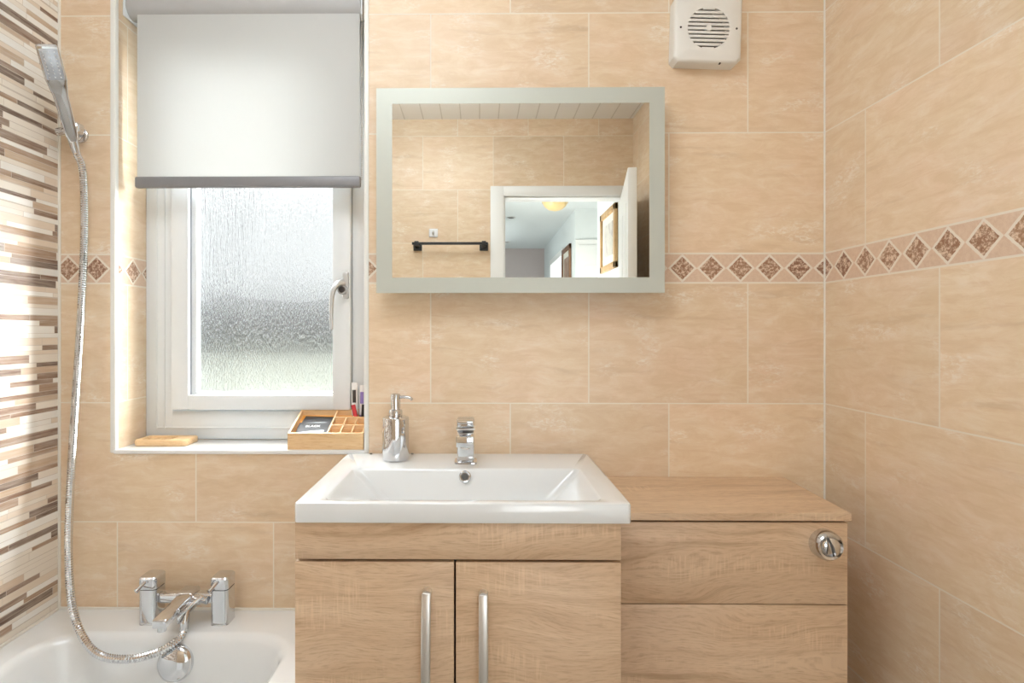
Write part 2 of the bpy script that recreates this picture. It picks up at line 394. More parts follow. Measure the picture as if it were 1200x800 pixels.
def obj(name, bm, mat, parent=None, smooth=40, **props):
    bmesh.ops.recalc_face_normals(bm, faces=bm.faces)
    me = bpy.data.meshes.new(name); bm.to_mesh(me); bm.free()
    o = bpy.data.objects.new(name, me); C.objects.link(o); me.materials.append(M[mat] if isinstance(mat, str) else mat)
    if smooth:
        for p in me.polygons: p.use_smooth = True
        me.set_sharp_from_angle(angle=R(smooth))
    if parent is not None:
        w = Vector(parent['_w']); me.transform(Matrix.Translation(-w)); o.parent = parent; o['_w'] = tuple(w)
    else: o['_w'] = (0.0, 0.0, 0.0)
    for k, v in props.items(): o[k] = v
    return o
def at_base(o, p):   # move the origin of a one-mesh thing to its base
    p = Vector(p); o.data.transform(Matrix.Translation(-p)); o.location = p; o['_w'] = tuple(p); return o
def thing(name, label, cat, loc, group=None):
    o = bpy.data.objects.new(name, None); C.objects.link(o); o.empty_display_size = 0.05
    o.location = loc; o['_w'] = tuple(loc); o['label'] = label; o['category'] = cat
    if group: o['group'] = group
    return o
def struct(name, bm, mat, parent=None, smooth=0):
    o = obj(name, bm, mat, parent, smooth)
    if parent is None: o['kind'] = 'structure'
    return o
def sempty(name, loc):
    o = bpy.data.objects.new(name, None); C.objects.link(o); o.location = loc; o['_w'] = tuple(loc); o['kind'] = 'structure'; return o

# ================================================================== SETTING
XL, XR, YF, ZC = -1.0696, 0.8655, -1.85, 2.41
WX0, WX1, WZ0, WZ1 = -0.928, -0.290, 0.909, 2.115      # window opening
b = BM(); box(b, XL - 0.1, XR + 0.1, YF - 0.02, 0.25, -0.1, 0.0); struct('floor', b, 'lino')
b = BM(); box(b, XL - 0.1, XR + 0.1, YF - 0.10, 0.25, ZC, ZC + 0.08); struct('ceiling', b, 'planks')
b = BM()
box(b, XL - 0.1, WX0, 0, 0.25, 0, ZC); box(b, WX1, XR + 0.1, 0, 0.25, 0, ZC)
box(b, WX0, WX1, 0, 0.25, 0, WZ0 - 0.001); box(b, WX0, WX1, 0, 0.25, WZ1, ZC)
struct('wall_back', b, 'tile_back')
# reveal lining: pale tiles on the cheeks of the window recess
b = BM(); box(b, WX0 - 0.004, WX0 + 0.001, 0.002, 0.14, WZ0, WZ1); struct('wall_window_reveal', b, 'tile_side')
b = BM(); box(b, XR, XR + 0.1, YF, 0, 0, ZC); struct('wall_right', b, 'tile_side')
b = BM(); box(b, XL - 0.1, XL, YF, 0, 0, ZC); struct('wall_left', b, 'mosaic')
DX0, DX1, DZ = 0.131, 0.822, 1.978
b = BM(); box(b, XL - 0.1, DX0, YF - 0.1, YF, 0, ZC); box(b, DX1, XR + 0.1, YF - 0.1, YF, 0, ZC); box(b, DX0, DX1, YF - 0.1, YF, DZ, ZC)
struct('wall_front', b, 'tile_back')
# corner beads and seals
b = BM(); box(b, XR - 0.003, XR + 0.001, -0.003, 0.001, 0.0, ZC, 0.001); struct('trim_1', b, 'silicone')
b = BM(); box(b, XL - 0.001, XL + 0.005, -0.005, 0.001, 0.507, ZC, 0.0015); struct('trim_2', b, 'silicone')
b = BM(); box(b, XL, -0.362, -0.006, 0.0, 0.504, 0.511, 0.002); box(b, XL, XL + 0.006, -1.70, -0.006, 0.504, 0.511, 0.002); struct('trim_3', b, 'silicone')
# white edging round the window recess (left and right corners)
b = BM(); box(b, WX0 - 0.010, WX0 + 0.004, -0.003, 0.012, WZ0 - 0.008, WZ1, 0.003); struct('trim_4', b, 'trim_white', smooth=40)
b = BM(); box(b, WX1 - 0.002, WX1 + 0.010, -0.003, 0.012, WZ0 - 0.008, WZ1, 0.003); struct('trim_5', b, 'trim_white', smooth=40)

# window
w = sempty('window_1', (-0.61, 0.13, WZ0))
FY = 0.130
def ring_frame(bm, x0, x1, z0, z1, wx, wz0, wz1, y0, y1, bev):
    box(bm, x0, x0 + wx, y0, y1, z0, z1, bev); box(bm, x1 - wx, x1, y0, y1, z0, z1, bev)
    box(bm, x0 + wx - bev, x1 - wx + bev, y0 + 0.0004, y1, z0, z0 + wz0, bev); box(bm, x0 + wx - bev, x1 - wx + bev, y0 + 0.0004, y1, z1 - wz1, z1, bev)
b = BM(); ring_frame(b, WX0 + 0.001, WX1 - 0.002 + 0.014, WZ0 + 0.001, WZ1 - 0.001, 0.076, 0.080, 0.08, FY, FY + 0.07, 0.004)
for (x0, x1) in ((WX0 + 0.03, WX0 + 0.034), (WX0 + 0.052, WX0 + 0.056)):   # fine step mouldings
    box(b, x0, x1, FY - 0.003, FY + 0.001, WZ0 + 0.03, WZ1 - 0.03, 0.001)
box(b, WX0 + 0.03, WX1 - 0.03, FY - 0.003, FY + 0.001, WZ0 + 0.032, WZ0 + 0.036, 0.001)
struct('window_frame', b, 'upvc', w, 40)
SX0, SX1, SZ0, SZ1 = -0.848, -0.353, 0.994, 2.03
b = BM(); ring_frame(b, SX0, SX1, SZ0, SZ1, 0.050, 0.042, 0.05, FY - 0.018, FY + 0.030, 0.005)
sash = struct('sash', b, 'upvc', w, 40)
b = BM(); ring_frame(b, SX0 + 0.049, SX1 - 0.030, SZ0 + 0.040, SZ1 - 0.048, 0.018, 0.008, 0.012, FY - 0.006, FY + 0.0175, 0.004)
struct('glazing_bead', b, 'upvc', w, 40)
b = BM(); box(b, SX0 + 0.0485, SX0 + 0.0530, FY - 0.0085, FY - 0.004, SZ0 + 0.042, SZ1 - 0.05, 0.001)
g_ = struct('gasket', b, plain('grey_gasket', (0.42, 0.44, 0.50), 0.5), w)
b = BM(); ring_frame(b, SX0 - 0.002, SX1 + 0.002, SZ0 - 0.0025, SZ1 + 0.002, 0.006, 0.006, 0.006, FY - 0.004, FY - 0.0005, 0.0008)
struct('seal', b, plain('dark_grey_seal', (0.30, 0.33, 0.34), 0.6), w)  # thin dark grey strip round the sash
b = BM(); box(b, SX0 + 0.05, SX1 - 0.03, FY + 0.018, FY + 0.024, SZ0 + 0.035, SZ1 - 0.045)
struct('glass_pane', b, 'glass', w)
# espagnolette handle
b = BM(); cbox(b, (-0.3645, FY - 0.023, 1.335), (0.017, 0.010, 0.075), 0.004)
lathe(b, [(0.0, 0), (0.0135, 0), (0.0135, 0.014), (0.012, 0.018), (0.0, 0.018)], (-0.370, FY - 0.026, 1.322), (0, -1, 0), 24)
hp = smooth_path([(-0.366, FY - 0.04, 1.342), (-0.380, FY - 0.052, 1.336), (-0.391, FY - 0.060, 1.312), (-0.3935, FY - 0.062, 1.275), (-0.394, FY - 0.060, 1.215)], 8)
tube(b, hp, [0.009 - 0.004 * i / (len(hp) - 1) for i in range(len(hp))], 12)
hnd = struct('window_handle', b, plain('satin_grey_handle', (0.62, 0.64, 0.66), 0.25, 0.6), w, 50); hnd['label'] = 'satin grey lever handle'
b = BM(); lathe(b, [(0.0, 0), (0.0085, 0), (0.0085, 0.003), (0.0, 0.003)], (-0.370, FY - 0.0435, 1.322), (0, -1, 0), 20)
lk = obj('lock', b, 'dark', hnd)
# sill board
b = BM(); box(b, WX0, WX1, -0.004, 0.135, WZ0 - 0.010, WZ0, 0.002); struct('window_sill', b, plain('white_sill', (0.88, 0.88, 0.87), 0.25, var=0.01), None, 40)

# door frame and door leaf of the bathroom (seen in the mirror)
d = sempty('door_1', (DX0, YF, 0))
b = BM()
for yy0, yy1 in ((YF, YF + 0.018), (YF - 0.118, YF - 0.10)):
    box(b, DX0 - 0.070, DX0 + 0.006, yy0, yy1, 0, DZ + 0.050, 0.004); box(b, DX1 - 0.006, min(DX1 + 0.060, XR - 0.002), yy0, yy1, 0, DZ + 0.050, 0.004)
    box(b, DX0, DX1, yy0, yy1 - 0.0005, DZ - 0.006, DZ + 0.050, 0.004)
struct('architrave', b, 'paint', d, 40)
b = BM(); box(b, DX0, DX0 + 0.014, YF - 0.10, YF, 0, DZ, 0.002); box(b, DX1 - 0.014, DX1, YF - 0.10, YF, 0, DZ, 0.002); box(b, DX0, DX1, YF - 0.10, YF, DZ - 0.014, DZ, 0.002)
struct('door_lining', b, 'paint', d, 40)
leaf = BM(); box(leaf, -0.655, 0, -0.020, 0.020, 0.01, 1.940, 0.003)
for x0, x1 in ((-0.58, -0.36), (-0.29, -0.08)):
    for z0, z1 in ((0.20, 0.90), (1.05, 1.80)): box(leaf, x0, x1, -0.024, 0.024, z0, z1, 0.004)
ML = Matrix.Translation((0.805, YF + 0.022, 0)) @ Matrix.Rotation(R(-79), 4, 'Z')
bmesh.ops.transform(leaf, matrix=ML, verts=leaf.verts); lf = struct('door_leaf', leaf, 'paint', d, 40)
b = BM()
for s in (-1, 1):
    lathe(b, [(0, 0), (0.026, 0), (0.026, 0.008), (0, 0.008)], (-0.60, s * 0.020, 1.0), (0, s, 0), 24)
    tube(b, smooth_path([(-0.60, s * 0.02, 1.0), (-0.60, s * 0.055, 1.0), (-0.575, s * 0.062, 1.0), (-0.49, s * 0.062, 1.0)], 5), 0.009, 10)
bmesh.ops.transform(b, matrix=ML, verts=b.verts); obj('door_handle', b, 'chrome', lf)

# hallway beyond the door
HX = 0.93; HY0 = YF - 0.10
b = BM(); box(b, -0.25, 2.6, -6.8, YF - 0.02, -0.1, 0.0); struct('floor_hall', b, 'carpet')
b = BM(); box(b, -0.25, 2.6, -6.8, HY0, 2.40, 2.48); struct('ceiling_hall', b, 'hallpaint')
b = BM(); box(b, -0.25, -0.15, -6.8, HY0, 0, 2.40); struct('wall_hall_left', b, 'hallpaint')
b = BM(); box(b, -0.15, HX, -6.8, -6.7, 0, 2.40); struct('wall_hall_end', b, 'greywall')
b = BM()
box(b, HX, HX + 0.1, -3.10, HY0, 0, 2.40); box(b, 1.33, 1.43, -4.12, -3.10, 0, 2.40); box(b, HX + 0.1, 1.33, -3.10, -3.00, 0, 2.40)
box(b, HX, 1.43, -4.22, -4.12, 0, 2.40); box(b, HX, HX + 0.1, -4.88, -4.22, 0, 2.40)
box(b, HX, HX + 0.1, -5.90, -4.88, 2.06, 2.40); box(b, HX, HX + 0.1, -6.8, -5.90, 0, 2.40)
struct('wall_hall_right', b, 'hallpaint')
b = BM(); box(b, 2.5, 2.6, -6.8, -4.22, 0, 2.40); box(b, 1.43, 2.6, -4.22, -4.12, 0, 2.4); box(b, HX + 0.1, 2.6, -6.8, -6.7, 0, 2.4); struct('wall_side_room', b, 'hallpaint')
d2 = sempty('door_2', (0.94, -4.12, 0))
b = BM(); box(b, 0.935, 1.325, -4.12, -4.10, 0, 2.10, 0.003); struct('architrave', b, 'paint', d2, 40)
b = BM(); box(b, 0.960, 1.300, -4.10, -4.085, 0.01, 2.045, 0.003)
for z0, z1 in ((0.2, 0.9), (1.05, 1.85)): box(b, 1.02, 1.24, -4.088, -4.080, z0, z1, 0.003)
struct('door_leaf', b, 'paint', d2, 40)
d3 = sempty('door_3', (HX, -5.4, 0))
b = BM(); box(b, HX - 0.015, HX + 0.01, -4.95 + 0.07, -4.95, 0, 2.06, 0.003)
box(b, HX - 0.015, HX + 0.002, -4.88, -4.81, 0, 2.13, 0.003); box(b, HX - 0.015, HX + 0.002, -5.97, -5.90, 0, 2.13, 0.003); box(b, HX - 0.015, HX + 0.002, -5.90, -4.88, 2.06, 2.13, 0.003)
struct('architrave', b, 'paint', d3, 40)

# garden beyond the window
b = BM(); loft(b, [[(-40, .6, -.5), (40, .6, -.5), (40, .6, -.2), (-40, .6, -.2)], [(-40, 13, .5), (40, 13, .5), (40, 13, .85), (-40, 13, .85)], [(-40, 60, .5), (40, 60, .5), (40, 60, .85), (-40, 60, .85)]]); struct('ground_lawn', b, 'lawn')
b = BM()
rnd = random.Random(3)
rings = []
for i in range(61):
    x = -18 + 0.6 * i; h = 1.75 + 0.35 * rnd.random(); dy = 0.3 * rnd.random()
    rings.append([(x, 11.6 - dy, 0.6), (x, 11.4 - dy, h * 0.5 + 0.3), (x, 11.7 - dy, h), (x, 12.4 + dy, h), (x, 12.8 + dy, h * 0.5 + 0.3), (x, 12.8, 0.6)])
loft(b, rings)
hd = obj('garden_hedge', b, 'hedge', None, 60, label='blurred dark hedge in the garden behind the patterned window glass', category='hedge')
at_base(hd, (0, 12, 0.6))

# ================================================================== LAMPS AND ADDED FILL LIGHTS
t = thing('ceiling_fill_panel', 'square white fill light panel added on the bathroom ceiling, out of view', 'light', (-0.30, -0.95, ZC))  # fill light added overhead to brighten the room, out of view
b = BM(); pass
box(b, -0.66, -0.63, -1.31, -0.59, ZC - 0.025, ZC, 0.004); box(b, 0.03, 0.06, -1.31, -0.59, ZC - 0.025, ZC, 0.004)
box(b, -0.64, 0.04, -1.31, -1.28, ZC - 0.025, ZC, 0.004); box(b, -0.64, 0.04, -0.62, -0.59, ZC - 0.025, ZC, 0.004)
obj('housing', b, 'paint', t)
b = BM(); box(b, -0.628, 0.028, -1.278, -0.622, ZC - 0.150, ZC - 0.020, 0.03); obj('diffuser', b, 'panel', t)

def hall_downlight(x, y, label):
    t = thing('recessed_downlight', label, 'light', (x, y, 2.40), 'hallway ceiling spotlights')
    b = BM(); lathe(b, [(0.0, 0.001), (0.045, 0.001), (0.045, 0.006), (0.034, 0.008), (0.030, 0.004), (0.0, 0.004)], (x, y, 2.400), (0, 0, -1), 32); obj('bezel', b, 'steel', t)
    b = BM(); lathe(b, [(0, 0.004), (0.028, 0.004), (0.028, 0.0055), (0, 0.0055)], (x, y, 2.400), (0, 0, -1), 24); obj('lens', b, 'dark', t)
hall_downlight(0.33, -4.51, 'small round recessed spotlight nearest the door in the hallway ceiling')
hall_downlight(0.36, -6.10, 'small round recessed spotlight at the far end of the hallway ceiling')
t = thing('ceiling_lamp', 'amber glass bowl lamp on the hallway ceiling, seen in the mirror', 'lamp', (0.665, -3.60, 2.40))
b = BM(); lathe(b, [(0, 0), (0.05, 0), (0.05, 0.02), (0, 0.02)], (0.665, -3.60, 2.40), (0, 0, -1), 24); obj('ceiling_rose', b, 'steel', t)
b = BM(); lathe(b, [(0.0, 0.02), (0.118, 0.035), (0.115, 0.055), (0.095, 0.09), (0.06, 0.118), (0.02, 0.130), (0.0, 0.131)], (0.665, -3.60, 2.40), (0, 0, -1), 36); obj('glass_bowl', b, 'amber', t)
sl = area('side_room_daylight', (2.3, -5.4, 1.3), (0, R(90), 0), 1.0, 45, (0.93, 0.97, 1.0))
dl = area('hall_doorway_fill', (0.45, -3.3, 0.85), (R(90), 0, 0), 0.95, 7, (0.95, 0.98, 1.0))  # fill added low in the hall, brightens the lower back wall
hl = area('hall_side_fill', (-0.10, -3.2, 1.2), (0, R(-90), 0), 1.0, 20, (1.0, 0.98, 0.94))  # fill added in a hidden part of the hall to brighten it

# ================================================================== BATHTUB
t = thing('bathtub', 'white acrylic bathtub beneath the window, against the striped mosaic wall', 'bathtub', (-0.715, -0.85, 0))
X0, X1, Y0, Y1 = XL + 0.0005, -0.362, -1.70, -0.0015
rings = []
def RR(dx0, dx1, dy0, dy1, r, z): rings.append(rrect(X0 + dx0, X1 - dx1, Y0 + dy0, Y1 - dy1, r, z, 10))
RR(0.0, 0.03, 0.03, 0.0, 0.004, 0.001); RR(0.0, 0.03, 0.03, 0.0, 0.004, 0.46); RR(0, 0, 0, 0, 0.004, 0.465)
RR(0, 0, 0, 0, 0.006, 0.499); RR(0.002, 0.004, 0.004, 0.002, 0.008, 0.505)
RR(0.058, 0.055, 0.075, 0.100, 0.10, 0.505); RR(0.064, 0.061, 0.081, 0.106, 0.10, 0.5035); RR(0.070, 0.068, 0.088, 0.113, 0.10, 0.498)
RR(0.075, 0.073, 0.095, 0.118, 0.10, 0.487); RR(0.080, 0.078, 0.12, 0.124, 0.11, 0.45); RR(0.100, 0.095, 0.20, 0.150, 0.12, 0.32)
RR(0.120, 0.115, 0.30, 0.175, 0.12, 0.20); RR(0.150, 0.14, 0.35, 0.205, 0.12, 0.145); RR(0.20, 0.19, 0.42, 0.26, 0.10, 0.12)
b = BM(); loft(b, rings); obj('tub_shell', b, 'acrylic', t, 35)
b = BM(); ax = Vector((0, -1, 0.22)).normalized()
o0 = Vector((-0.7005, -0.126, 0.446))
lathe(b, [(0.0, -0.004), (0.040, -0.004), (0.0415, 0.004), (0.040, 0.010), (0.034, 0.016), (0.022, 0.0205), (0.008, 0.022), (0.0, 0.022)], o0, ax, 48)
obj('overflow_cover', b, 'chrome', t, 60, label='round domed chrome overflow cover')
b = BM(); lathe(b, [(0, 0), (0.035, 0), (0.035, 0.004), (0, 0.006)], (-0.70, -0.33, 0.1195), (0, 0, 1), 32); obj('waste', b, 'chrome', t)

# ================================================================== BATH MIXER
t = thing('bath_mixer_tap', 'chrome square two-pillar bath shower mixer standing on the tub rim', 'tap', (-0.702, -0.055, 0.505))
ZR = 0.5055
for s, cx in ((-1, -0.798), (1, -0.625)):
    b = BM(); bx0, bx1 = cx - 0.022, cx + 0.022
    rg = []
    for z, k in ((ZR, 0.0), (ZR + 0.004, 0.001), (ZR + 0.083, 0.001)):
        rg.append(rrect(bx0 + k * 0.3, bx1 - k * 0.3, -0.080 + k, -0.030 - k, 0.010, z, 5))
    loft(b, rg); pl = obj('pillar', b, 'chrome', t, 40)
    b = BM(); loft(b, [rrect(bx0 + 0.0008, bx1 - 0.0008, -0.079, -0.031, 0.010, ZR + 0.0845, 5), rrect(bx0, bx1, -0.080, -0.030, 0.010, ZR + 0.086, 5),
                       rrect(bx0, bx1, -0.080, -0.030, 0.010, ZR + 0.110, 5), rrect(bx0 + 0.003, bx1 - 0.003, -0.077, -0.033, 0.008, ZR + 0.1135, 5)])
    hd = obj('tap_head', b, 'chrome', t, 40)
    b = BM(); tube(b, [(cx - 0.004, -0.078, ZR + 0.103), (cx - 0.007, -0.088, ZR + 0.0985), (cx - 0.011, -0.098, ZR + 0.093)], 0.0042, 10)
    lathe(b, [(0, 0), (0.0052, 0), (0.0052, 0.004), (0, 0.004)], (cx - 0.011, -0.098, ZR + 0.093), (-0.4, -0.8, -0.4), 12)
    obj('lever', b, 'chrome', hd, 40)
b = BM(); box(b, -0.778, -0.645, -0.068, -0.042, ZR + 0.046, ZR + 0.070, 0.006, 3); obj('cross_bar', b, 'chrome', t, 40)
b = BM(); box(b, -0.728, -0.688, -0.082, -0.036, ZR + 0.032, ZR + 0.078, 0.006, 3); obj('valve_body', b, 'chrome', t, 40)
b = BM(); t_ = BM(); box(t_, -0.016, 0.016, -0.108, 0.01, -0.010, 0.010, 0.004, 2)
merge(b, t_, Matrix.Translation((-0.706, -0.080, ZR + 0.066)) @ Matrix.Rotation(R(4), 4, 'X') @ Matrix.Rotation(R(0), 4, 'Z'))
lathe(b, [(0, 0), (0.0095, 0), (0.0095, 0.012), (0, 0.012)], (-0.706, -0.174, ZR + 0.051), (0, 0, -1), 20); obj('spout', b, 'chrome', t, 40)
b = BM(); tube(b, smooth_path([(-0.700, -0.118, ZR + 0.028), (-0.694, -0.124, ZR + 0.045), (-0.672, -0.116, ZR + 0.066), (-0.655, -0.104, ZR + 0.079)], 6), 0.0038, 10)
lathe(b, [(0, 0), (0.006, 0), (0.006, 0.006), (0, 0.006)], (-0.655, -0.104, ZR + 0.077), (0.5, 0.3, 0.6), 12)
obj('diverter_lever', b, 'chrome', t, 40)
b = BM(); lathe(b, [(0, 0), (0.011, 0), (0.011, 0.020), (0.008, 0.022), (0.008, 0.040), (0, 0.040)], (-0.690, -0.070, ZR + 0.060), (0.96, -0.25, 0.0), 20)
obj('shower_cradle', b, 'chrome', t, 40)
b = BM(); tube(b, [(-0.690, -0.080, ZR + 0.050), (-0.690, -0.104, ZR + 0.045), (-0.690, -0.110, ZR + 0.025), (-0.690, -0.112, ZR + 0.010)], 0.0095, 16); obj('hose_outlet', b, 'chrome', t, 50)

# ================================================================== SHOWER
t = thing('shower_bracket', 'small chrome wall bracket holding the shower handset by the mosaic wall', 'bracket', (-1.012, 0, 1.705))
b = BM(); lathe(b, [(0, 0), (0.019, 0), (0.019, 0.006), (0.015, 0.009), (0, 0.009)], (-1.012, -0.0005, 1.707), (0, -1, 0), 28); obj('wall_plate', b, 'chrome', t)
b = BM(); tube(b, [(-1.012, -0.008, 1.707), (-1.010, -0.022, 1.708)], 0.010, 14)
cbox(b, (-1.008, -0.036, 1.712), (0.042, 0.030, 0.026), 0.006); tube(b, [(-1.046, -0.036, 1.704), (-1.020, -0.036, 1.708)], 0.009, 14); obj('holder', b, 'chrome', t, 50)
t = thing('shower_handset', 'rectangular chrome shower handset resting in the wall bracket', 'shower', (-1.005, -0.050, 1.675))
p0 = Vector((-0.995, -0.050, 1.672)); p1 = Vector((-0.985, -0.150, 1.862))
dd = (p1 - p0).normalized(); L = (p1 - p0).length
# local frame: +z along the handle, rotated about it so that two faces show
zq = Vector((0, 0, 1)).rotation_difference(dd).to_matrix(); rz = Matrix.Rotation(R(36), 3, 'Z'); MR = Matrix.Translation(p0) @ (zq @ rz).to_4x4()
b = BM()
loft(b, [rrect(-0.010, 0.010, -0.009, 0.009, 0.006, 0.0, 4), rrect(-0.013, 0.013, -0.011, 0.011, 0.003, 0.02, 4), rrect(-0.0155, 0.0155, -0.012, 0.012, 0.003, L * 0.5, 4),
         rrect(-0.019, 0.019, -0.014, 0.014, 0.003, L * 0.60, 4), rrect(-0.0215, 0.0215, -0.016, 0.016, 0.003, L * 0.66, 4), rrect(-0.0215, 0.0215, -0.016, 0.016, 0.003, L * 0.98, 4), rrect(-0.018, 0.018, -0.013, 0.013, 0.003, L, 4)])
bmesh.ops.transform(b, matrix=MR, verts=b.verts); obj('handset_body', b, 'chrome', t, 30)
b = BM(); box(b, -0.018, 0.018, -0.0172, -0.0145, L * 0.66, L * 0.96, 0.001)
bmesh.ops.transform(b, matrix=MR, verts=b.verts); sp = obj('spray_plate', b, plain('grey_spray_face', (0.50, 0.54, 0.60), 0.25, 0.4), t)
b = BM()
for i in range(8):
    for j in range(3): lathe(b, [(0, 0), (0.0016, 0), (0.001, 0.0025), (0, 0.0025)], (-0.011 + 0.011 * j, -0.0170, L * (0.685 + 0.035 * i)), (0, -1, 0), 8)
bmesh.ops.transform(b, matrix=MR, verts=b.verts); obj('nozzles', b, 'whiteplastic', sp)
b = BM(); lathe(b, [(0, -0.024), (0.009, -0.024), (0.0105, -0.010), (0.0105, 0.004), (0, 0.004)], p0, dd, 20); obj('hose_nut', b, 'chrome', t)
# hose
hp = smooth_path([tuple(p0 - dd * 0.024), (-0.983, -0.035, 1.60), (-0.982, -0.032, 1.45), (-0.988, -0.036, 1.25), (-0.996, -0.045, 1.02), (-0.992, -0.065, 0.84),
                  (-0.972, -0.098, 0.68), (-0.932, -0.135, 0.560), (-0.865, -0.165, 0.493), (-0.790, -0.168, 0.477), (-0.727, -0.150, 0.484), (-0.694, -0.124, 0.500), (-0.690, -0.113, 0.5148)], 16)
hp = resample(hp, 0.0028)
b = BM(); tube(b, hp, [0.0090 if i % 2 else 0.0080 for i in range(len(hp))], 12)
ho = obj('shower_hose', b, 'chrome', None, 20, label='long ribbed metal shower hose looping down to the bath mixer', category='hose'); at_base(ho, (-0.690, -0.112, 0.53))

# ================================================================== VANITY
VX0, VX1, VY = -0.333, 0.2535, -0.403
t = thing('vanity_cabinet', 'oak-effect two-door vanity cabinet under the white basin', 'cabinet', (-0.04, -0.2, 0))
b = BM()
box(b, VX0 + 0.001, VX0 + 0.019, VY + 0.020, -0.004, 0.10, 0.864, 0.0008); box(b, VX1 - 0.019, VX1 - 0.001, VY + 0.020, -0.004, 0.10, 0.864, 0.0008)
box(b, VX0 + 0.018, VX1 - 0.018, VY + 0.022, -0.004, 0.10, 0.118); box(b, VX0 + 0.018, VX1 - 0.018, -0.012, -0.004, 0.118, 0.864)
box(b, VX0 + 0.01, VX1 - 0.01, VY + 0.06, -0.03, 0.0, 0.10)
obj('carcass', b, 'oak', t)
b = BM(); box(b, VX0, VX1, VY, VY + 0.019, 0.7995, 0.8655, 0.001); obj('top_rail', b, 'oak', t)
for x0, x1, hx, hz in ((VX0, -0.0462, -0.0945, 0.752), (-0.0425, VX1, 0.0068, 0.749)):
    b = BM(); box(b, x0, x1, VY, VY + 0.019, 0.104, 0.7945, 0.001); dr = obj('door', b, 'oak', t)
    n = 26; pts = []
    for i in range(n + 1):
        a = i / n; z = hz - 0.008 - 0.232 * a
        pts.append((hx, VY - 0.013 - 0.015 * math.sin(PI * a) ** 0.7, z))
    rings = []
    for i, p in enumerate(pts):
        hw = 0.0085; th = 0.0032
        P = Vector(p); d_ = (Vector(pts[min(i + 1, n)]) - Vector(pts[max(i - 1, 0)])).normalized(); nn = Vector((1, 0, 0)).cross(d_).normalized()
        if nn.y > 0: nn = -nn
        q = []
        for k in range(16):
            a = 2 * PI * k / 16; ca, sa = math.cos(a), math.sin(a)
            q.append(tuple(P + Vector((1, 0, 0)) * hw * math.copysign(abs(ca) ** 0.6, ca) + nn * (th if sa > 0 else th * 0.4) * math.copysign(abs(sa) ** 0.8, sa)))
        rings.append(q)
    b = BM(); loft(b, rings)
    for zz in (hz - 0.010, hz - 0.238): tube(b, [(hx, VY + 0.001, zz), (hx, VY - 0.015, zz)], 0.0082, 18)
    obj('handle', b, 'steel', dr, 50, label='brushed steel bow handle')

# basin
t = thing('washbasin', 'white rectangular ceramic washbasin set on top of the vanity cabinet', 'basin', (-0.032, -0.2, 0.866))
BX0, BX1, BY0, BY1, BZ0, BZ1 = -0.3335, 0.2715, -0.408, -0.002, 0.8665, 0.902
rings = []
def Q(x0, x1, y0, y1, r, z): rings.append(rrect(x0, x1, y0, y1, r, z, 8))
Q(BX0 + .10, BX1 - .10, BY0 + .07, BY1 - .18, .03, 0.770)
Q(BX0 + .06, BX1 - .06, BY0 + .05, BY1 - .15, .03, 0.800)
Q(BX0 + .03, BX1 - .03, BY0 + .03, BY1 - .13, .03, BZ0 + .0005)
Q(BX0 + .001, BX1 - .001, BY0 + .001, BY1, .006, BZ0); Q(BX0, BX1, BY0, BY1, .008, BZ0 + .003); Q(BX0, BX1, BY0, BY1, .008, BZ1 - .004); Q(BX0 + .0012, BX1 - .0012, BY0 + .0012, BY1 - .001, .008, BZ1 - .0012)
Q(BX0 + .004, BX1 - .004, BY0 + .004, BY1 - .002, .008, BZ1)
IX0, IX1, IY0, IY1 = -0.283, 0.222, -0.386, -0.1535
Q(IX0 - .004, IX1 + .004, IY0 - .003, IY1 + .004, .016, BZ1); Q(IX0 - .001, IX1 + .001, IY0 - .001, IY1 + .001, .016, BZ1 - .0012)
Q(IX0 + .002, IX1 - .002, IY0 + .001, IY1 - .002, .016, BZ1 - .005)
Q(IX0 + .070, IX1 - .070, IY0 + .010, IY1 - .022, .022, BZ1 - .070)
Q(IX0 + .084, IX1 - .084, IY0 + .017, IY1 - .030, .024, BZ1 - .088); Q(IX0 + .100, IX1 - .100, IY0 + .032, IY1 - .044, .02, BZ1 - .096); Q(IX0 + .17, IX1 - .17, IY0 + .08, IY1 - .09, .02, BZ1 - .100)
b = BM(); loft(b, rings); obj('basin_body', b, 'ceramic', t, 40)
ax = Vector((0, -1, 0.32)).normalized(); oc = Vector((-0.0325, -0.1605, 0.8845))
b = BM(); lathe(b, [(0.0, -0.002), (0.0125, -0.002), (0.0140, 0.001), (0.0136, 0.003), (0.0115, 0.0045), (0.0092, 0.0036), (0.0084, 0.001), (0.0, 0.001)], oc, ax, 36); ov = obj('overflow_ring', b, 'chrome', t, 50, label='chrome overflow ring')
b = BM(); lathe(b, [(0, 0.0005), (0.0080, 0.0005), (0.0078, 0.0016), (0, 0.0016)], oc, ax, 24); obj('overflow_hole', b, plain('grey_recess', (0.10, 0.10, 0.10), 0.3), ov)
b = BM(); lathe(b, [(0, 0), (0.030, 0), (0.030, 0.003), (0.026, 0.005), (0, 0.007)], (-0.032, -0.27, BZ1 - 0.1003), (0, 0, 1), 32); obj('waste', b, 'chrome', t)
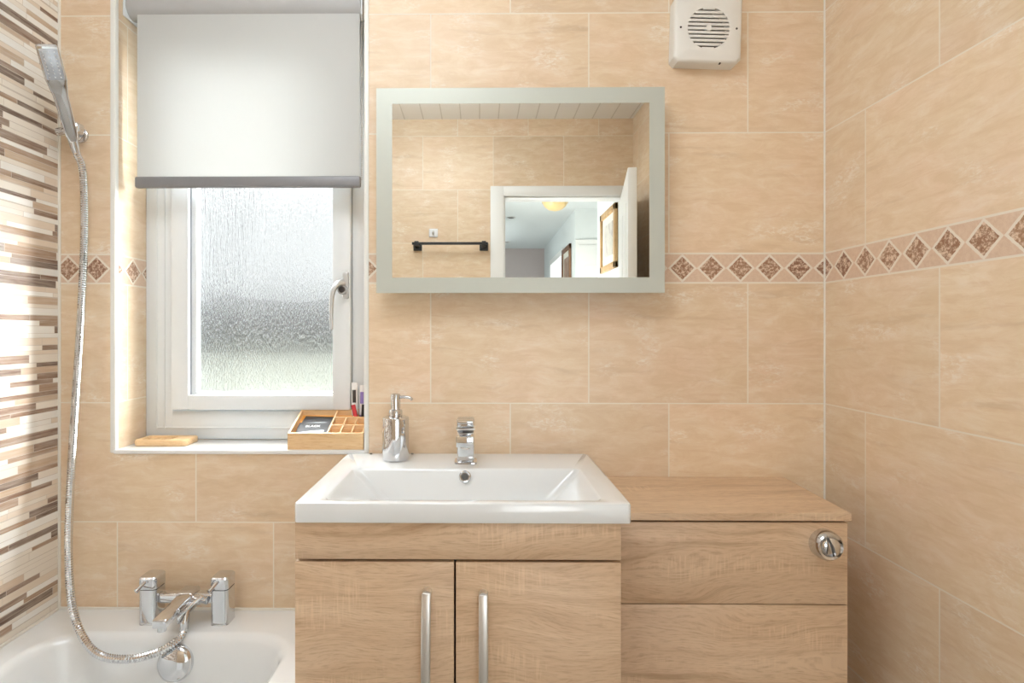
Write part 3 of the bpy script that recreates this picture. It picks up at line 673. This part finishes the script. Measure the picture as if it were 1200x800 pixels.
# basin tap
TX, TY, TZ = -0.0325, -0.095, 0.9022
t = thing('basin_tap', 'square chrome single-lever tap at the back of the basin', 'tap', (TX, TY, TZ))
b = BM(); loft(b, [rrect(TX - .026, TX + .026, TY - .023, TY + .023, .006, TZ, 5), rrect(TX - .026, TX + .026, TY - .023, TY + .023, .006, TZ + .004, 5), rrect(TX - .023, TX + .023, TY - .020, TY + .020, .006, TZ + .0062, 5)]); obj('base_plate', b, 'chrome', t)
b = BM(); box(b, TX - .020, TX + .020, TY - .018, TY + .018, TZ + .005, TZ + .078, 0.004, 3); obj('tap_body', b, 'chrome', t, 40)
b = BM(); t_ = BM(); box(t_, -.0195, .0195, -.075, .0, -.012, .012, .002, 2); merge(b, t_, Matrix.Translation((TX, TY - .01, TZ + .064)))
sp = obj('spout', b, 'chrome', t, 40)
b = BM(); lathe(b, [(0, 0), (.010, 0), (.010, .006), (0, .006)], (TX, TY - .068, TZ + .0525), (0, 0, -1), 20); obj('aerator', b, 'steel', sp)
b = BM(); box(b, TX - .022, TX + .022, TY - .020, TY + .020, TZ + .0785, TZ + .0825, .001); obj('collar', b, 'steel', t)
b = BM(); box(b, TX - .020, TX + .020, TY - .019, TY + .019, TZ + .083, TZ + .105, .004, 3)
t_ = BM(); box(t_, -.018, .018, -.040, .0, -.0035, .0035, .0015, 2); merge(b, t_, Matrix.Translation((TX, TY - .012, TZ + .1015))); obj('lever', b, 'chrome', t, 40)

# soap dispenser
SX, SY, SZ = -0.2015, -0.070, 0.9022
t = thing('soap_dispenser', 'round chrome pump soap dispenser at the left back of the basin', 'dispenser', (SX, SY, SZ))
b = BM(); lathe(b, [(0, 0), (.0285, 0), (.031, .002), (.0318, .006), (.0318, .098), (.031, .1015), (.028, .103), (0, .103)], (SX, SY, SZ), (0, 0, 1), 56); obj('bottle', b, 'chrome', t, 40)
b = BM(); lathe(b, [(0, .102), (.0155, .102), (.016, .104), (.016, .117), (.0145, .120), (.0105, .121), (.0105, .124), (0, .124)], (SX, SY, SZ), (0, 0, 1), 40); obj('collar', b, 'chrome', t, 40)
b = BM(); lathe(b, [(0, .1235), (.0115, .1235), (.0115, .153), (.0105, .157), (.006, .1585), (0, .159)], (SX, SY, SZ), (0, 0, 1), 36)
tube(b, smooth_path([(SX + .006, SY, SZ + .150), (SX + .020, SY - .003, SZ + .1505), (SX + .034, SY - .005, SZ + .1490), (SX + .041, SY - .006, SZ + .1435)], 5), 0.0036, 12); obj('pump_head', b, 'chrome', t, 40)

# cistern unit
CX0, CX1, CY, CZ = 0.2555, 0.7455, -0.276, 0.8445
t = thing('toilet_cistern_unit', 'low oak-effect boxed cistern unit between the basin and the right wall', 'cabinet', (0.5, -0.14, 0))
b = BM(); box(b, CX0 + .001, CX0 + .019, CY + .014, -.004, 0, CZ - .018); box(b, CX1 - .020, CX1 - .002 - .002, CY + .014, -.004, 0, CZ - .018); box(b, CX0 + .018, CX1 - .020, -.02, -.004, .0, CZ - .018); obj('carcass', b, 'oak', t)
b = BM(); box(b, CX0, CX1 - .0035, CY + .002 - .0, CY + .018, 0.6595, CZ - .0205, .0008); pa = obj('front_panel', b, 'oak', t)
b = BM(); box(b, CX0, CX1 - .0035, CY + .002, CY + .018, 0.05, 0.6575, .0008); obj('front_panel', b, 'oak', t)
b = BM(); tp = [(CX0, -.0005), (0.7615, -.0005), (0.7615, -0.002), (CX1 + .001, CY - .003), (CX0, CY - .003)]
P = [(x, y) for x, y in tp]
loft(b, [[(x, y, CZ - .0155) for x, y in P], [(x, y, CZ) for x, y in P]]); bmesh.ops.bevel(b, geom=[e for e in b.edges if abs(e.verts[0].co.z - e.verts[1].co.z) < 1e-6], offset=.0008, segments=1, affect='EDGES')
obj('worktop', b, 'oak', t)
FXc, FZc = 0.6935, 0.783
b = BM(); lathe(b, [(0, 0), (.0300, 0), (.0300, .012), (.0285, .020), (.024, .0255), (.0195, .024), (.0175, .017), (0, .016)], (FXc, CY + .0025, FZc), (0, -1, 0), 48)
fb = obj('flush_button', b, 'chrome', t, 45, label='round chrome dual flush button')
b = BM()
t_ = BM(); bmesh.ops.create_uvsphere(t_, u_segments=32, v_segments=20, radius=1.0)
bmesh.ops.bisect_plane(t_, geom=list(t_.verts) + list(t_.edges) + list(t_.faces), plane_co=(0.10, 0, 0), plane_no=(1, 0, 0), clear_inner=True)
bmesh.ops.contextual_create(t_, geom=[e for e in t_.edges if e.is_boundary])
merge(b, t_, Matrix.Translation((FXc, CY - .015, FZc - .001)) @ Matrix.Rotation(R(-18), 4, 'Y') @ Matrix.Diagonal((.0215, .0165, .0215, 1)))
obj('large_flush_half', b, 'steel', fb, 40)
b = BM()
t_ = BM(); bmesh.ops.create_uvsphere(t_, u_segments=32, v_segments=20, radius=1.0)
bmesh.ops.bisect_plane(t_, geom=list(t_.verts) + list(t_.edges) + list(t_.faces), plane_co=(0.02, 0, 0), plane_no=(-1, 0, 0), clear_inner=True)
bmesh.ops.contextual_create(t_, geom=[e for e in t_.edges if e.is_boundary])
merge(b, t_, Matrix.Translation((FXc, CY - .013, FZc - .001)) @ Matrix.Rotation(R(-18), 4, 'Y') @ Matrix.Diagonal((.0185, .0105, .0185, 1)))
obj('small_flush_half', b, 'chrome', fb, 40)

# ================================================================== MIRROR
MX0, MX1, MZ0, MZ1, MY = -0.2508, 0.4474, 1.303, 1.800, -0.055
t = thing('wall_mirror', 'large rectangular mirror with frosted border hanging above the basin', 'mirror', (0.1, 0, 1.30))
b = BM(); box(b, MX0 + .03, MX1 - .03, -.0505, -.0005, MZ0 + .03, MZ1 - .03, .002); obj('casing', b, 'whiteplastic', t)
IXa, IXb, IZa, IZb = -0.2124, 0.4104, 1.3403, 1.7621
b = BM()
box(b, MX0, IXa, MY, -.0505, MZ0, MZ1); box(b, IXb, MX1, MY, -.0505, MZ0, MZ1); box(b, IXa, IXb, MY, -.0505, MZ0, IZa); box(b, IXa, IXb, MY, -.0505, IZb, MZ1)
bmesh.ops.remove_doubles(b, verts=b.verts, dist=1e-5)
obj('frosted_border', b, 'frost', t, 0, label='frosted glass border')
b = BM(); box(b, IXa, IXb, MY, -.0505, IZa, IZb); obj('mirror_glass', b, 'mirror', t, 0)

# ================================================================== EXTRACTOR FAN
fx, fz = 0.560, 1.951
t = thing('extractor_fan', 'white square extractor fan with round slatted grille above the mirror', 'fan', (fx, 0, fz))
MF = Matrix.Translation((fx, 0, fz)) @ Matrix.Rotation(R(1.8), 4, 'Y') @ Matrix.Rotation(R(90), 4, 'X')   # local x right, y up, z toward the room
def fanobj(name, b, mat, par, sm=40):
    bmesh.ops.transform(b, matrix=MF, verts=b.verts); return obj(name, b, mat, par, sm)
h = 0.083
b = BM(); n = 48
def circ(r, z, k): return (r * math.cos(2 * PI * k / n + PI / n), r * math.sin(2 * PI * k / n + PI / n), z)
def sq(hh, rr, z):   # square ring with same vertex count as the circle
    pts = []
    for k in range(n):
        a = 2 * PI * k / n + PI / n; c_, s_ = math.cos(a), math.sin(a); m_ = max(abs(c_), abs(s_)); x, y = hh * c_ / m_, hh * s_ / m_
        ax_, ay_ = abs(x), abs(y)
        if ax_ > hh - rr and ay_ > hh - rr:
            vx, vy = ax_ - (hh - rr), ay_ - (hh - rr); L_ = math.hypot(vx, vy); vx, vy = vx / L_ * rr, vy / L_ * rr
            x = math.copysign(hh - rr + vx, x); y = math.copysign(hh - rr + vy, y)
        pts.append((x, y, z))
    return pts
loft(b, [sq(h, .012, .0005), sq(h, .012, .030), sq(h - .002, .012, .035), sq(h - .007, .012, .0385), [circ(.051, .0385, k) for k in range(n)], [circ(.0505, .028, k) for k in range(n)], [circ(.0505, .012, k) for k in range(n)]])
fh = fanobj('housing', b, 'fanplastic', t)
b = BM(); lathe(b, [(0, .012), (.050, .012), (.050, .0145), (0, .0145)], (0, 0, 0), (0, 0, 1), 40); fanobj('recess_backing', b, plain('brown_inner_duct', (0.10, 0.065, 0.04), 0.7), t)  # dark brown disc behind the slats
b = BM()
for i in range(-5, 6):
    y = i * .0098 + 0.0049 * 0; hw = math.sqrt(max(0.0, .0512 ** 2 - y * y))
    if hw < .008: continue
    t_ = BM(); box(t_, -hw, hw, -.0031, .0031, -.003, .003, .0012); merge(b, t_, Matrix.Translation((0, y, .0355)) @ Matrix.Rotation(R(10), 4, 'X'))
lathe(b, [(0, .016), (.007, .030), (.007, .0395), (0, .0395)], (0, 0, 0), (0, 0, 1), 20)
fanobj('grille', b, 'fanplastic', t)
for x in (-.068, .068):
    b = BM(); lathe(b, [(0, .038), (.0026, .038), (.0026, .0392), (0, .0392)], (x, 0, 0), (0, 0, 1), 12); fanobj('screw', b, 'dark', t)
b = BM(); box(b, .030, .034, -h - .001, -h + .002, .028, .034); fanobj('screw', b, 'dark', t)

# ================================================================== ROLLER BLIND
t = thing('roller_blind', 'white roller blind with grey bottom rail half lowered in the window', 'blind', (-0.61, 0.045, 2.03))
BXa, BXb = -0.8975, -0.313
b = BM(); lathe(b, [(0, 0), (.031, 0), (.031, .612), (0, .612)], (-0.921, .064, 2.064), (1, 0, 0), 40); obj('roller_tube', b, plain('grey_blind_roll', (0.50, 0.50, 0.50), 0.6), t)  # plain grey roll, darker than the hanging fabric
b = BM(); N_ = 24
rings = []
for i in range(N_ + 1):
    z = 1.607 + (2.050 - 1.607) * i / N_; rings.append([(x, y, z) for x, y in ((BXa, .0448), (BXb, .0448), (BXb, .0456), (BXa, .0456))])
loft(b, rings); obj('fabric', b, 'fabric', t, 0)
b = BM(); box(b, BXa - .004, BXb + .003, .038, .053, 1.585, 1.6145, .005, 3); obj('bottom_rail', b, 'greybar', t)
b = BM(); 
for x in (-0.9245, -0.305): b = BM(); box(b, x - .0025, x + .0025, .030, .100, 2.030, 2.1145, .002); obj('bracket', b, 'upvc', t)
b = BM()
for k in range(86):
    for xo in (0.0,):
        t_ = BM(); bmesh.ops.create_icosphere(t_, subdivisions=1, radius=.0020); merge(b, t_, Matrix.Translation((-0.3055, .034, 2.045 - .0052 * k)))
obj('bead_chain', b, plain('clear_bead_chain', (0.62, 0.60, 0.58), 0.3), t)

# ================================================================== ITEMS ON THE SILL
t = thing('soap_dish', 'flat bamboo soap dish at the left end of the white sill', 'dish', (-0.835, 0.07, WZ0))
b = BM(); x0, x1, y0, y1 = -0.905, -0.768, .040, .112
rg = [rrect(x0 + .002, x1 - .002, y0 + .002, y1 - .002, .008, WZ0 + .0003, 5), rrect(x0, x1, y0, y1, .010, WZ0 + .003, 5), rrect(x0, x1, y0, y1, .010, WZ0 + .014, 5), rrect(x0 + .002, x1 - .002, y0 + .002, y1 - .002, .009, WZ0 + .0165, 5)]
rg += [rrect(x0 + .012, x1 - .045, y0 + .012, y1 - .012, .008, WZ0 + .0165, 5), rrect(x0 + .015, x1 - .048, y0 + .015, y1 - .015, .008, WZ0 + .0095, 5)]
loft(b, rg); obj('tray', b, 'bamboo', t, 40)
b = BM()
for k in range(3): box(b, x0 + .020 + .020 * k, x0 + .030 + .020 * k, y0 + .016, y1 - .016, WZ0 + .0093, WZ0 + .0115, .0008)
obj('rib', b, 'bamboo', t, 40)

t = thing('desk_organiser', 'sloping bamboo organiser box with small compartments on the sill', 'organiser', (-0.39, 0.07, WZ0))
OX0, OX1, OY0, OY1 = -0.4885, -0.2955, .006, .122
hf, hb = .041, .088
def wedge(bm, x0, x1, y0, y1, zb=0.0):    # wall slice following the sloping top
    def zt(y): return WZ0 + hf + (hb - hf) * (y - OY0) / (OY1 - OY0)
    vs = [bm.verts.new(p) for p in ((x0, y0, WZ0 + zb), (x1, y0, WZ0 + zb), (x1, y1, WZ0 + zb), (x0, y1, WZ0 + zb), (x0, y0, zt(y0)), (x1, y0, zt(y0)), (x1, y1, zt(y1)), (x0, y1, zt(y1)))]
    for f in ((3, 2, 1, 0), (4, 5, 6, 7), (0, 1, 5, 4), (1, 2, 6, 5), (2, 3, 7, 6), (3, 0, 4, 7)): bm.faces.new([vs[i] for i in f])
b = BM(); W_ = .005
wedge(b, OX0, OX1, OY0, OY0 + W_, .0003); wedge(b, OX0, OX1, OY1 - W_, OY1, .0003); wedge(b, OX0, OX0 + W_, OY0 + W_, OY1 - W_, .0003); wedge(b, OX1 - W_, OX1, OY0 + W_, OY1 - W_, .0003)
obj('box', b, 'bamboo', t, 0)
def fl(y): return WZ0 + .023 + .047 * (y - OY0) / (OY1 - OY0)
b = BM(); vs = [b.verts.new(p) for p in ((OX0 + W_, OY0 + W_, WZ0 + .001), (OX1 - W_, OY0 + W_, WZ0 + .001), (OX1 - W_, OY1 - W_, WZ0 + .001), (OX0 + W_, OY1 - W_, WZ0 + .001),
     (OX0 + W_, OY0 + W_, fl(OY0)), (OX1 - W_, OY0 + W_, fl(OY0)), (OX1 - W_, OY1 - W_, fl(OY1)), (OX0 + W_, OY1 - W_, fl(OY1)))]
for f in ((3, 2, 1, 0), (4, 5, 6, 7), (0, 1, 5, 4), (1, 2, 6, 5), (2, 3, 7, 6), (3, 0, 4, 7)): b.faces.new([vs[i] for i in f])
obj('base', b, wood('orange_bamboo_lining', (0.92, 0.46, 0.10), (0.88, 0.40, 0.07), (0.78, 0.30, 0.04), saw=0.0), t, 0)
b = BM(); DXm = OX0 + .098
wedge(b, DXm, DXm + .004, OY0 + W_, OY1 - W_, .004)
for x in (DXm + .033, DXm + .062): wedge(b, x, x + .0035, OY0 + W_, OY0 + .074, .004)
for y in (OY0 + .038, OY0 + .074): wedge(b, DXm + .004, OX1 - W_, y, y + .0035, .004)
wedge(b, DXm + .050, DXm + .0535, OY0 + .0775, OY1 - W_, .004)
obj('divider', b, 'bamboo', t, 0)
# sachets in the left compartment: slightly pillowed foil packets lying on the sloping base
slope = math.atan2(.047, OY1 - OY0)
def sachet(cx, y, lift, label, w_, l_, rz, word):
    z = fl(y) + lift
    t = thing('sachet', label, 'packet', (cx, y, z))
    MM = Matrix.Translation((cx, y, z)) @ Matrix.Rotation(slope, 4, 'X') @ Matrix.Rotation(R(rz), 4, 'Z')
    b = BM(); nx, ny = 12, 10; top = []; bot = []
    for j in range(ny + 1):
        for i in range(nx + 1):
            u, v = i / nx * 2 - 1, j / ny * 2 - 1; p = max(0, (1 - abs(u) ** 3)) * max(0, (1 - abs(v) ** 3))
            wr = .0006 * math.sin(7 * u + 4 * v) * p
            top.append(b.verts.new((u * w_ / 2, v * l_ / 2, .0016 + .0030 * p + wr))); bot.append(b.verts.new((u * w_ / 2, v * l_ / 2, .0008)))
    W1 = nx + 1
    for j in range(ny):
        for i in range(nx):
            a = j * W1 + i; b.faces.new((top[a], top[a + 1], top[a + W1 + 1], top[a + W1])); b.faces.new((bot[a + W1], bot[a + W1 + 1], bot[a + 1], bot[a]))
    bd = [i for i in range(nx)] ; 
    for i in range(nx): b.faces.new((bot[i], bot[i + 1], top[i + 1], top[i])); q = ny * W1 + i; b.faces.new((top[q], top[q + 1], bot[q + 1], bot[q]))
    for j in range(ny): q = j * W1; b.faces.new((bot[q + W1], bot[q], top[q], top[q + W1])); q = j * W1 + nx; b.faces.new((bot[q], bot[q + W1], top[q + W1], top[q]))
    bmesh.ops.transform(b, matrix=MM, verts=b.verts); obj('foil', b, 'packet', t, 60)
    b = BM()   # grey curved printed stripe near the lower edge
    pr = []
    for i in range(17):
        u = i / 16 * 1.6 - 0.8; v0 = -0.80 + 0.10 * u; v1 = v0 + 0.13 + 0.16 * (u + 0.8) / 1.6
        zz = .0052 * (1 - abs(u) ** 3) * (1 - 0.42) + .0019
        pr.append([(u * w_ / 2, v0 * l_ / 2, zz - .001), (u * w_ / 2, v1 * l_ / 2, zz), (u * w_ / 2, v1 * l_ / 2, zz + .0002), (u * w_ / 2, v0 * l_ / 2, zz - .0008)])
    loft(b, pr); bmesh.ops.transform(b, matrix=MM, verts=b.verts); obj('printed_stripe', b, 'packetgrey', t, 60)
    if word:
        cu = bpy.data.curves.new('lettering', 'FONT'); cu.body = word; cu.size = .0125; cu.align_x = 'CENTER'; cu.extrude = .0002; cu.offset = .0004
        to = bpy.data.objects.new('tmp', cu); C.objects.link(to); bpy.context.view_layer.update()
        me = bpy.data.meshes.new_from_object(to.evaluated_get(bpy.context.evaluated_depsgraph_get())); bpy.data.objects.remove(to)
        b = BM(); b.from_mesh(me); bmesh.ops.transform(b, matrix=MM @ Matrix.Translation((0, .001, .0052)), verts=b.verts); obj('lettering', b, 'white_print', t, 0, label='white lettering')
sachet(-0.434, .087, .003, 'black foil sachet at the back of the organiser, partly under another', .082, .045, -3, None)
sachet(-0.437, .048, .0055, 'black foil sachet with white lettering at the front of the organiser', .082, .058, 2, 'BLACK')
# tubes standing in the back right compartment
def small_tube(x, y, hgt, r, lean, mat_body, mat_cap, label, cap_top=True, band=None):
    z = fl(y) + .001
    t = thing('toiletry_tube', label, 'tube', (x, y, z))
    MM = Matrix.Translation((x, y, z)) @ Matrix.Rotation(R(lean), 4, 'Y')
    b = BM(); rg = []
    for k in range(9):
        a = k / 8; zz = .010 + (hgt - .010) * a; rx = r; ry = r * (1 - a) + .0012 * a
        rg.append([(rx * math.cos(2 * PI * i / 20), ry * math.sin(2 * PI * i / 20), zz) for i in range(20)])
    loft(b, rg); bmesh.ops.transform(b, matrix=MM, verts=b.verts); bo = obj('tube_body', b, mat_body, t, 50)
    b = BM(); lathe(b, [(0, 0), (r * .8, 0), (r * .85, .011), (0, .011)], (0, 0, 0), (0, 0, 1), 20); bmesh.ops.transform(b, matrix=MM, verts=b.verts); obj('cap', b, mat_cap, t, 40)
    if band:
        b = BM(); box(b, -r * .55, r * .55, -r * .75, -r * .55, hgt * .45, hgt * .80, .0005); bmesh.ops.transform(b, matrix=MM, verts=b.verts); obj('printed_label', b, band, bo)
small_tube(-0.3385, .104, .098, .0085, -1, 'whiteplastic', 'black', 'white toiletry tube standing at the left of the organiser back corner', band='dark')
small_tube(-0.3200, .106, .090, .0085, 1, 'whiteplastic', 'violet', 'white and violet toiletry tube in the right back corner of the organiser', band='violet')
small_tube(-0.3310, .090, .046, .0060, -12, 'red', 'black', 'short red tube leaning in front of the white tubes')
small_tube(-0.3150, .090, .046, .0050, 4, 'black', 'dark', 'short black tube beside the red one in the organiser')

# sealant blobs / basin fixing dots at the wall
for x, nm in ((-0.272, 'grey fixing dot on the basin back edge, left of the soap dispenser'), (-0.168, 'grey fixing dot on the basin back edge, right of the soap dispenser')):
    b = BM(); lathe(b, [(0, 0), (.0035, 0), (.003, .0025), (0, .003)], (x, -.012, .9021), (0, 0, 1), 14)
    o = obj('fixing_dot', b, plain('grey_rubber_dot', (0.25, 0.24, 0.22), 0.6), None, 40, label=nm, category='fixing'); at_base(o, (x, -.012, .9021))

# ================================================================== SEEN IN THE MIRROR
t = thing('towel_rail', 'matt black towel rail on the tiled wall beside the door, seen in the mirror', 'towel rail', (-0.16, YF, 1.70))
ry = YF + 0.065
b = BM(); box(b, -0.375, 0.045, ry - .007, ry + .007, 1.690, 1.704, .002); obj('bar', b, 'black', t)
for x in (-0.350, 0.024):
    b = BM(); box(b, x - .024, x + .024, YF + .0005, YF + .010, 1.665, 1.712, .002); box(b, x - .012, x + .012, YF + .008, ry + .008, 1.683, 1.710, .003); obj('mount', b, 'black', t)
t = thing('wall_hook', 'small white square adhesive hook on tiles above the black towel rail', 'hook', (-0.26, YF, 1.77))
b = BM(); box(b, -0.286, -0.236, YF + .0005, YF + .006, 1.742, 1.790, .004, 3); obj('back_plate', b, 'whiteplastic', t)
b = BM(); tube(b, smooth_path([(-0.261, YF + .005, 1.775), (-0.261, YF + .016, 1.768), (-0.261, YF + .020, 1.756), (-0.261, YF + .030, 1.757), (-0.261, YF + .034, 1.766)], 4), .0045, 10); obj('hook_arm', b, 'steel', t)

def picture(y0, y1, z0, z1, fw, fm, art, label):
    t = thing('framed_picture', label, 'picture', (HX, (y0 + y1) / 2, z0), 'pictures on the hallway wall')
    b = BM(); x0, x1 = HX - .025, HX - .001
    box(b, x0, x1, y0, y0 + fw, z0, z1, .004); box(b, x0, x1, y1 - fw, y1, z0, z1, .004); box(b, x0, x1, y0, y1, z0, z0 + fw, .004); box(b, x0, x1, y0, y1, z1 - fw, z1, .004)
    obj('frame', b, fm, t)
    b = BM(); box(b, HX - .012, HX - .008, y0 + fw, y1 - fw, z0 + fw, z1 - fw); obj('mount', b, 'mount', t)
    k = 0.22 * (y1 - y0); b = BM(); box(b, HX - .014, HX - .0115, y0 + k, y1 - k, z0 + k, z1 - k); obj('print', b, art, t)
picture(-2.90, -2.44, 1.64, 2.075, .045, 'gold_frame', 'art', 'gilt framed picture with cream mount nearest the door, seen in the mirror')
picture(-4.85, -4.33, 1.55, 2.10, .05, 'brown_frame', 'art2', 'dark brown framed picture further down the hallway, seen in the mirror')

for o in bpy.data.objects:
    if '_w' in o: del o['_w']
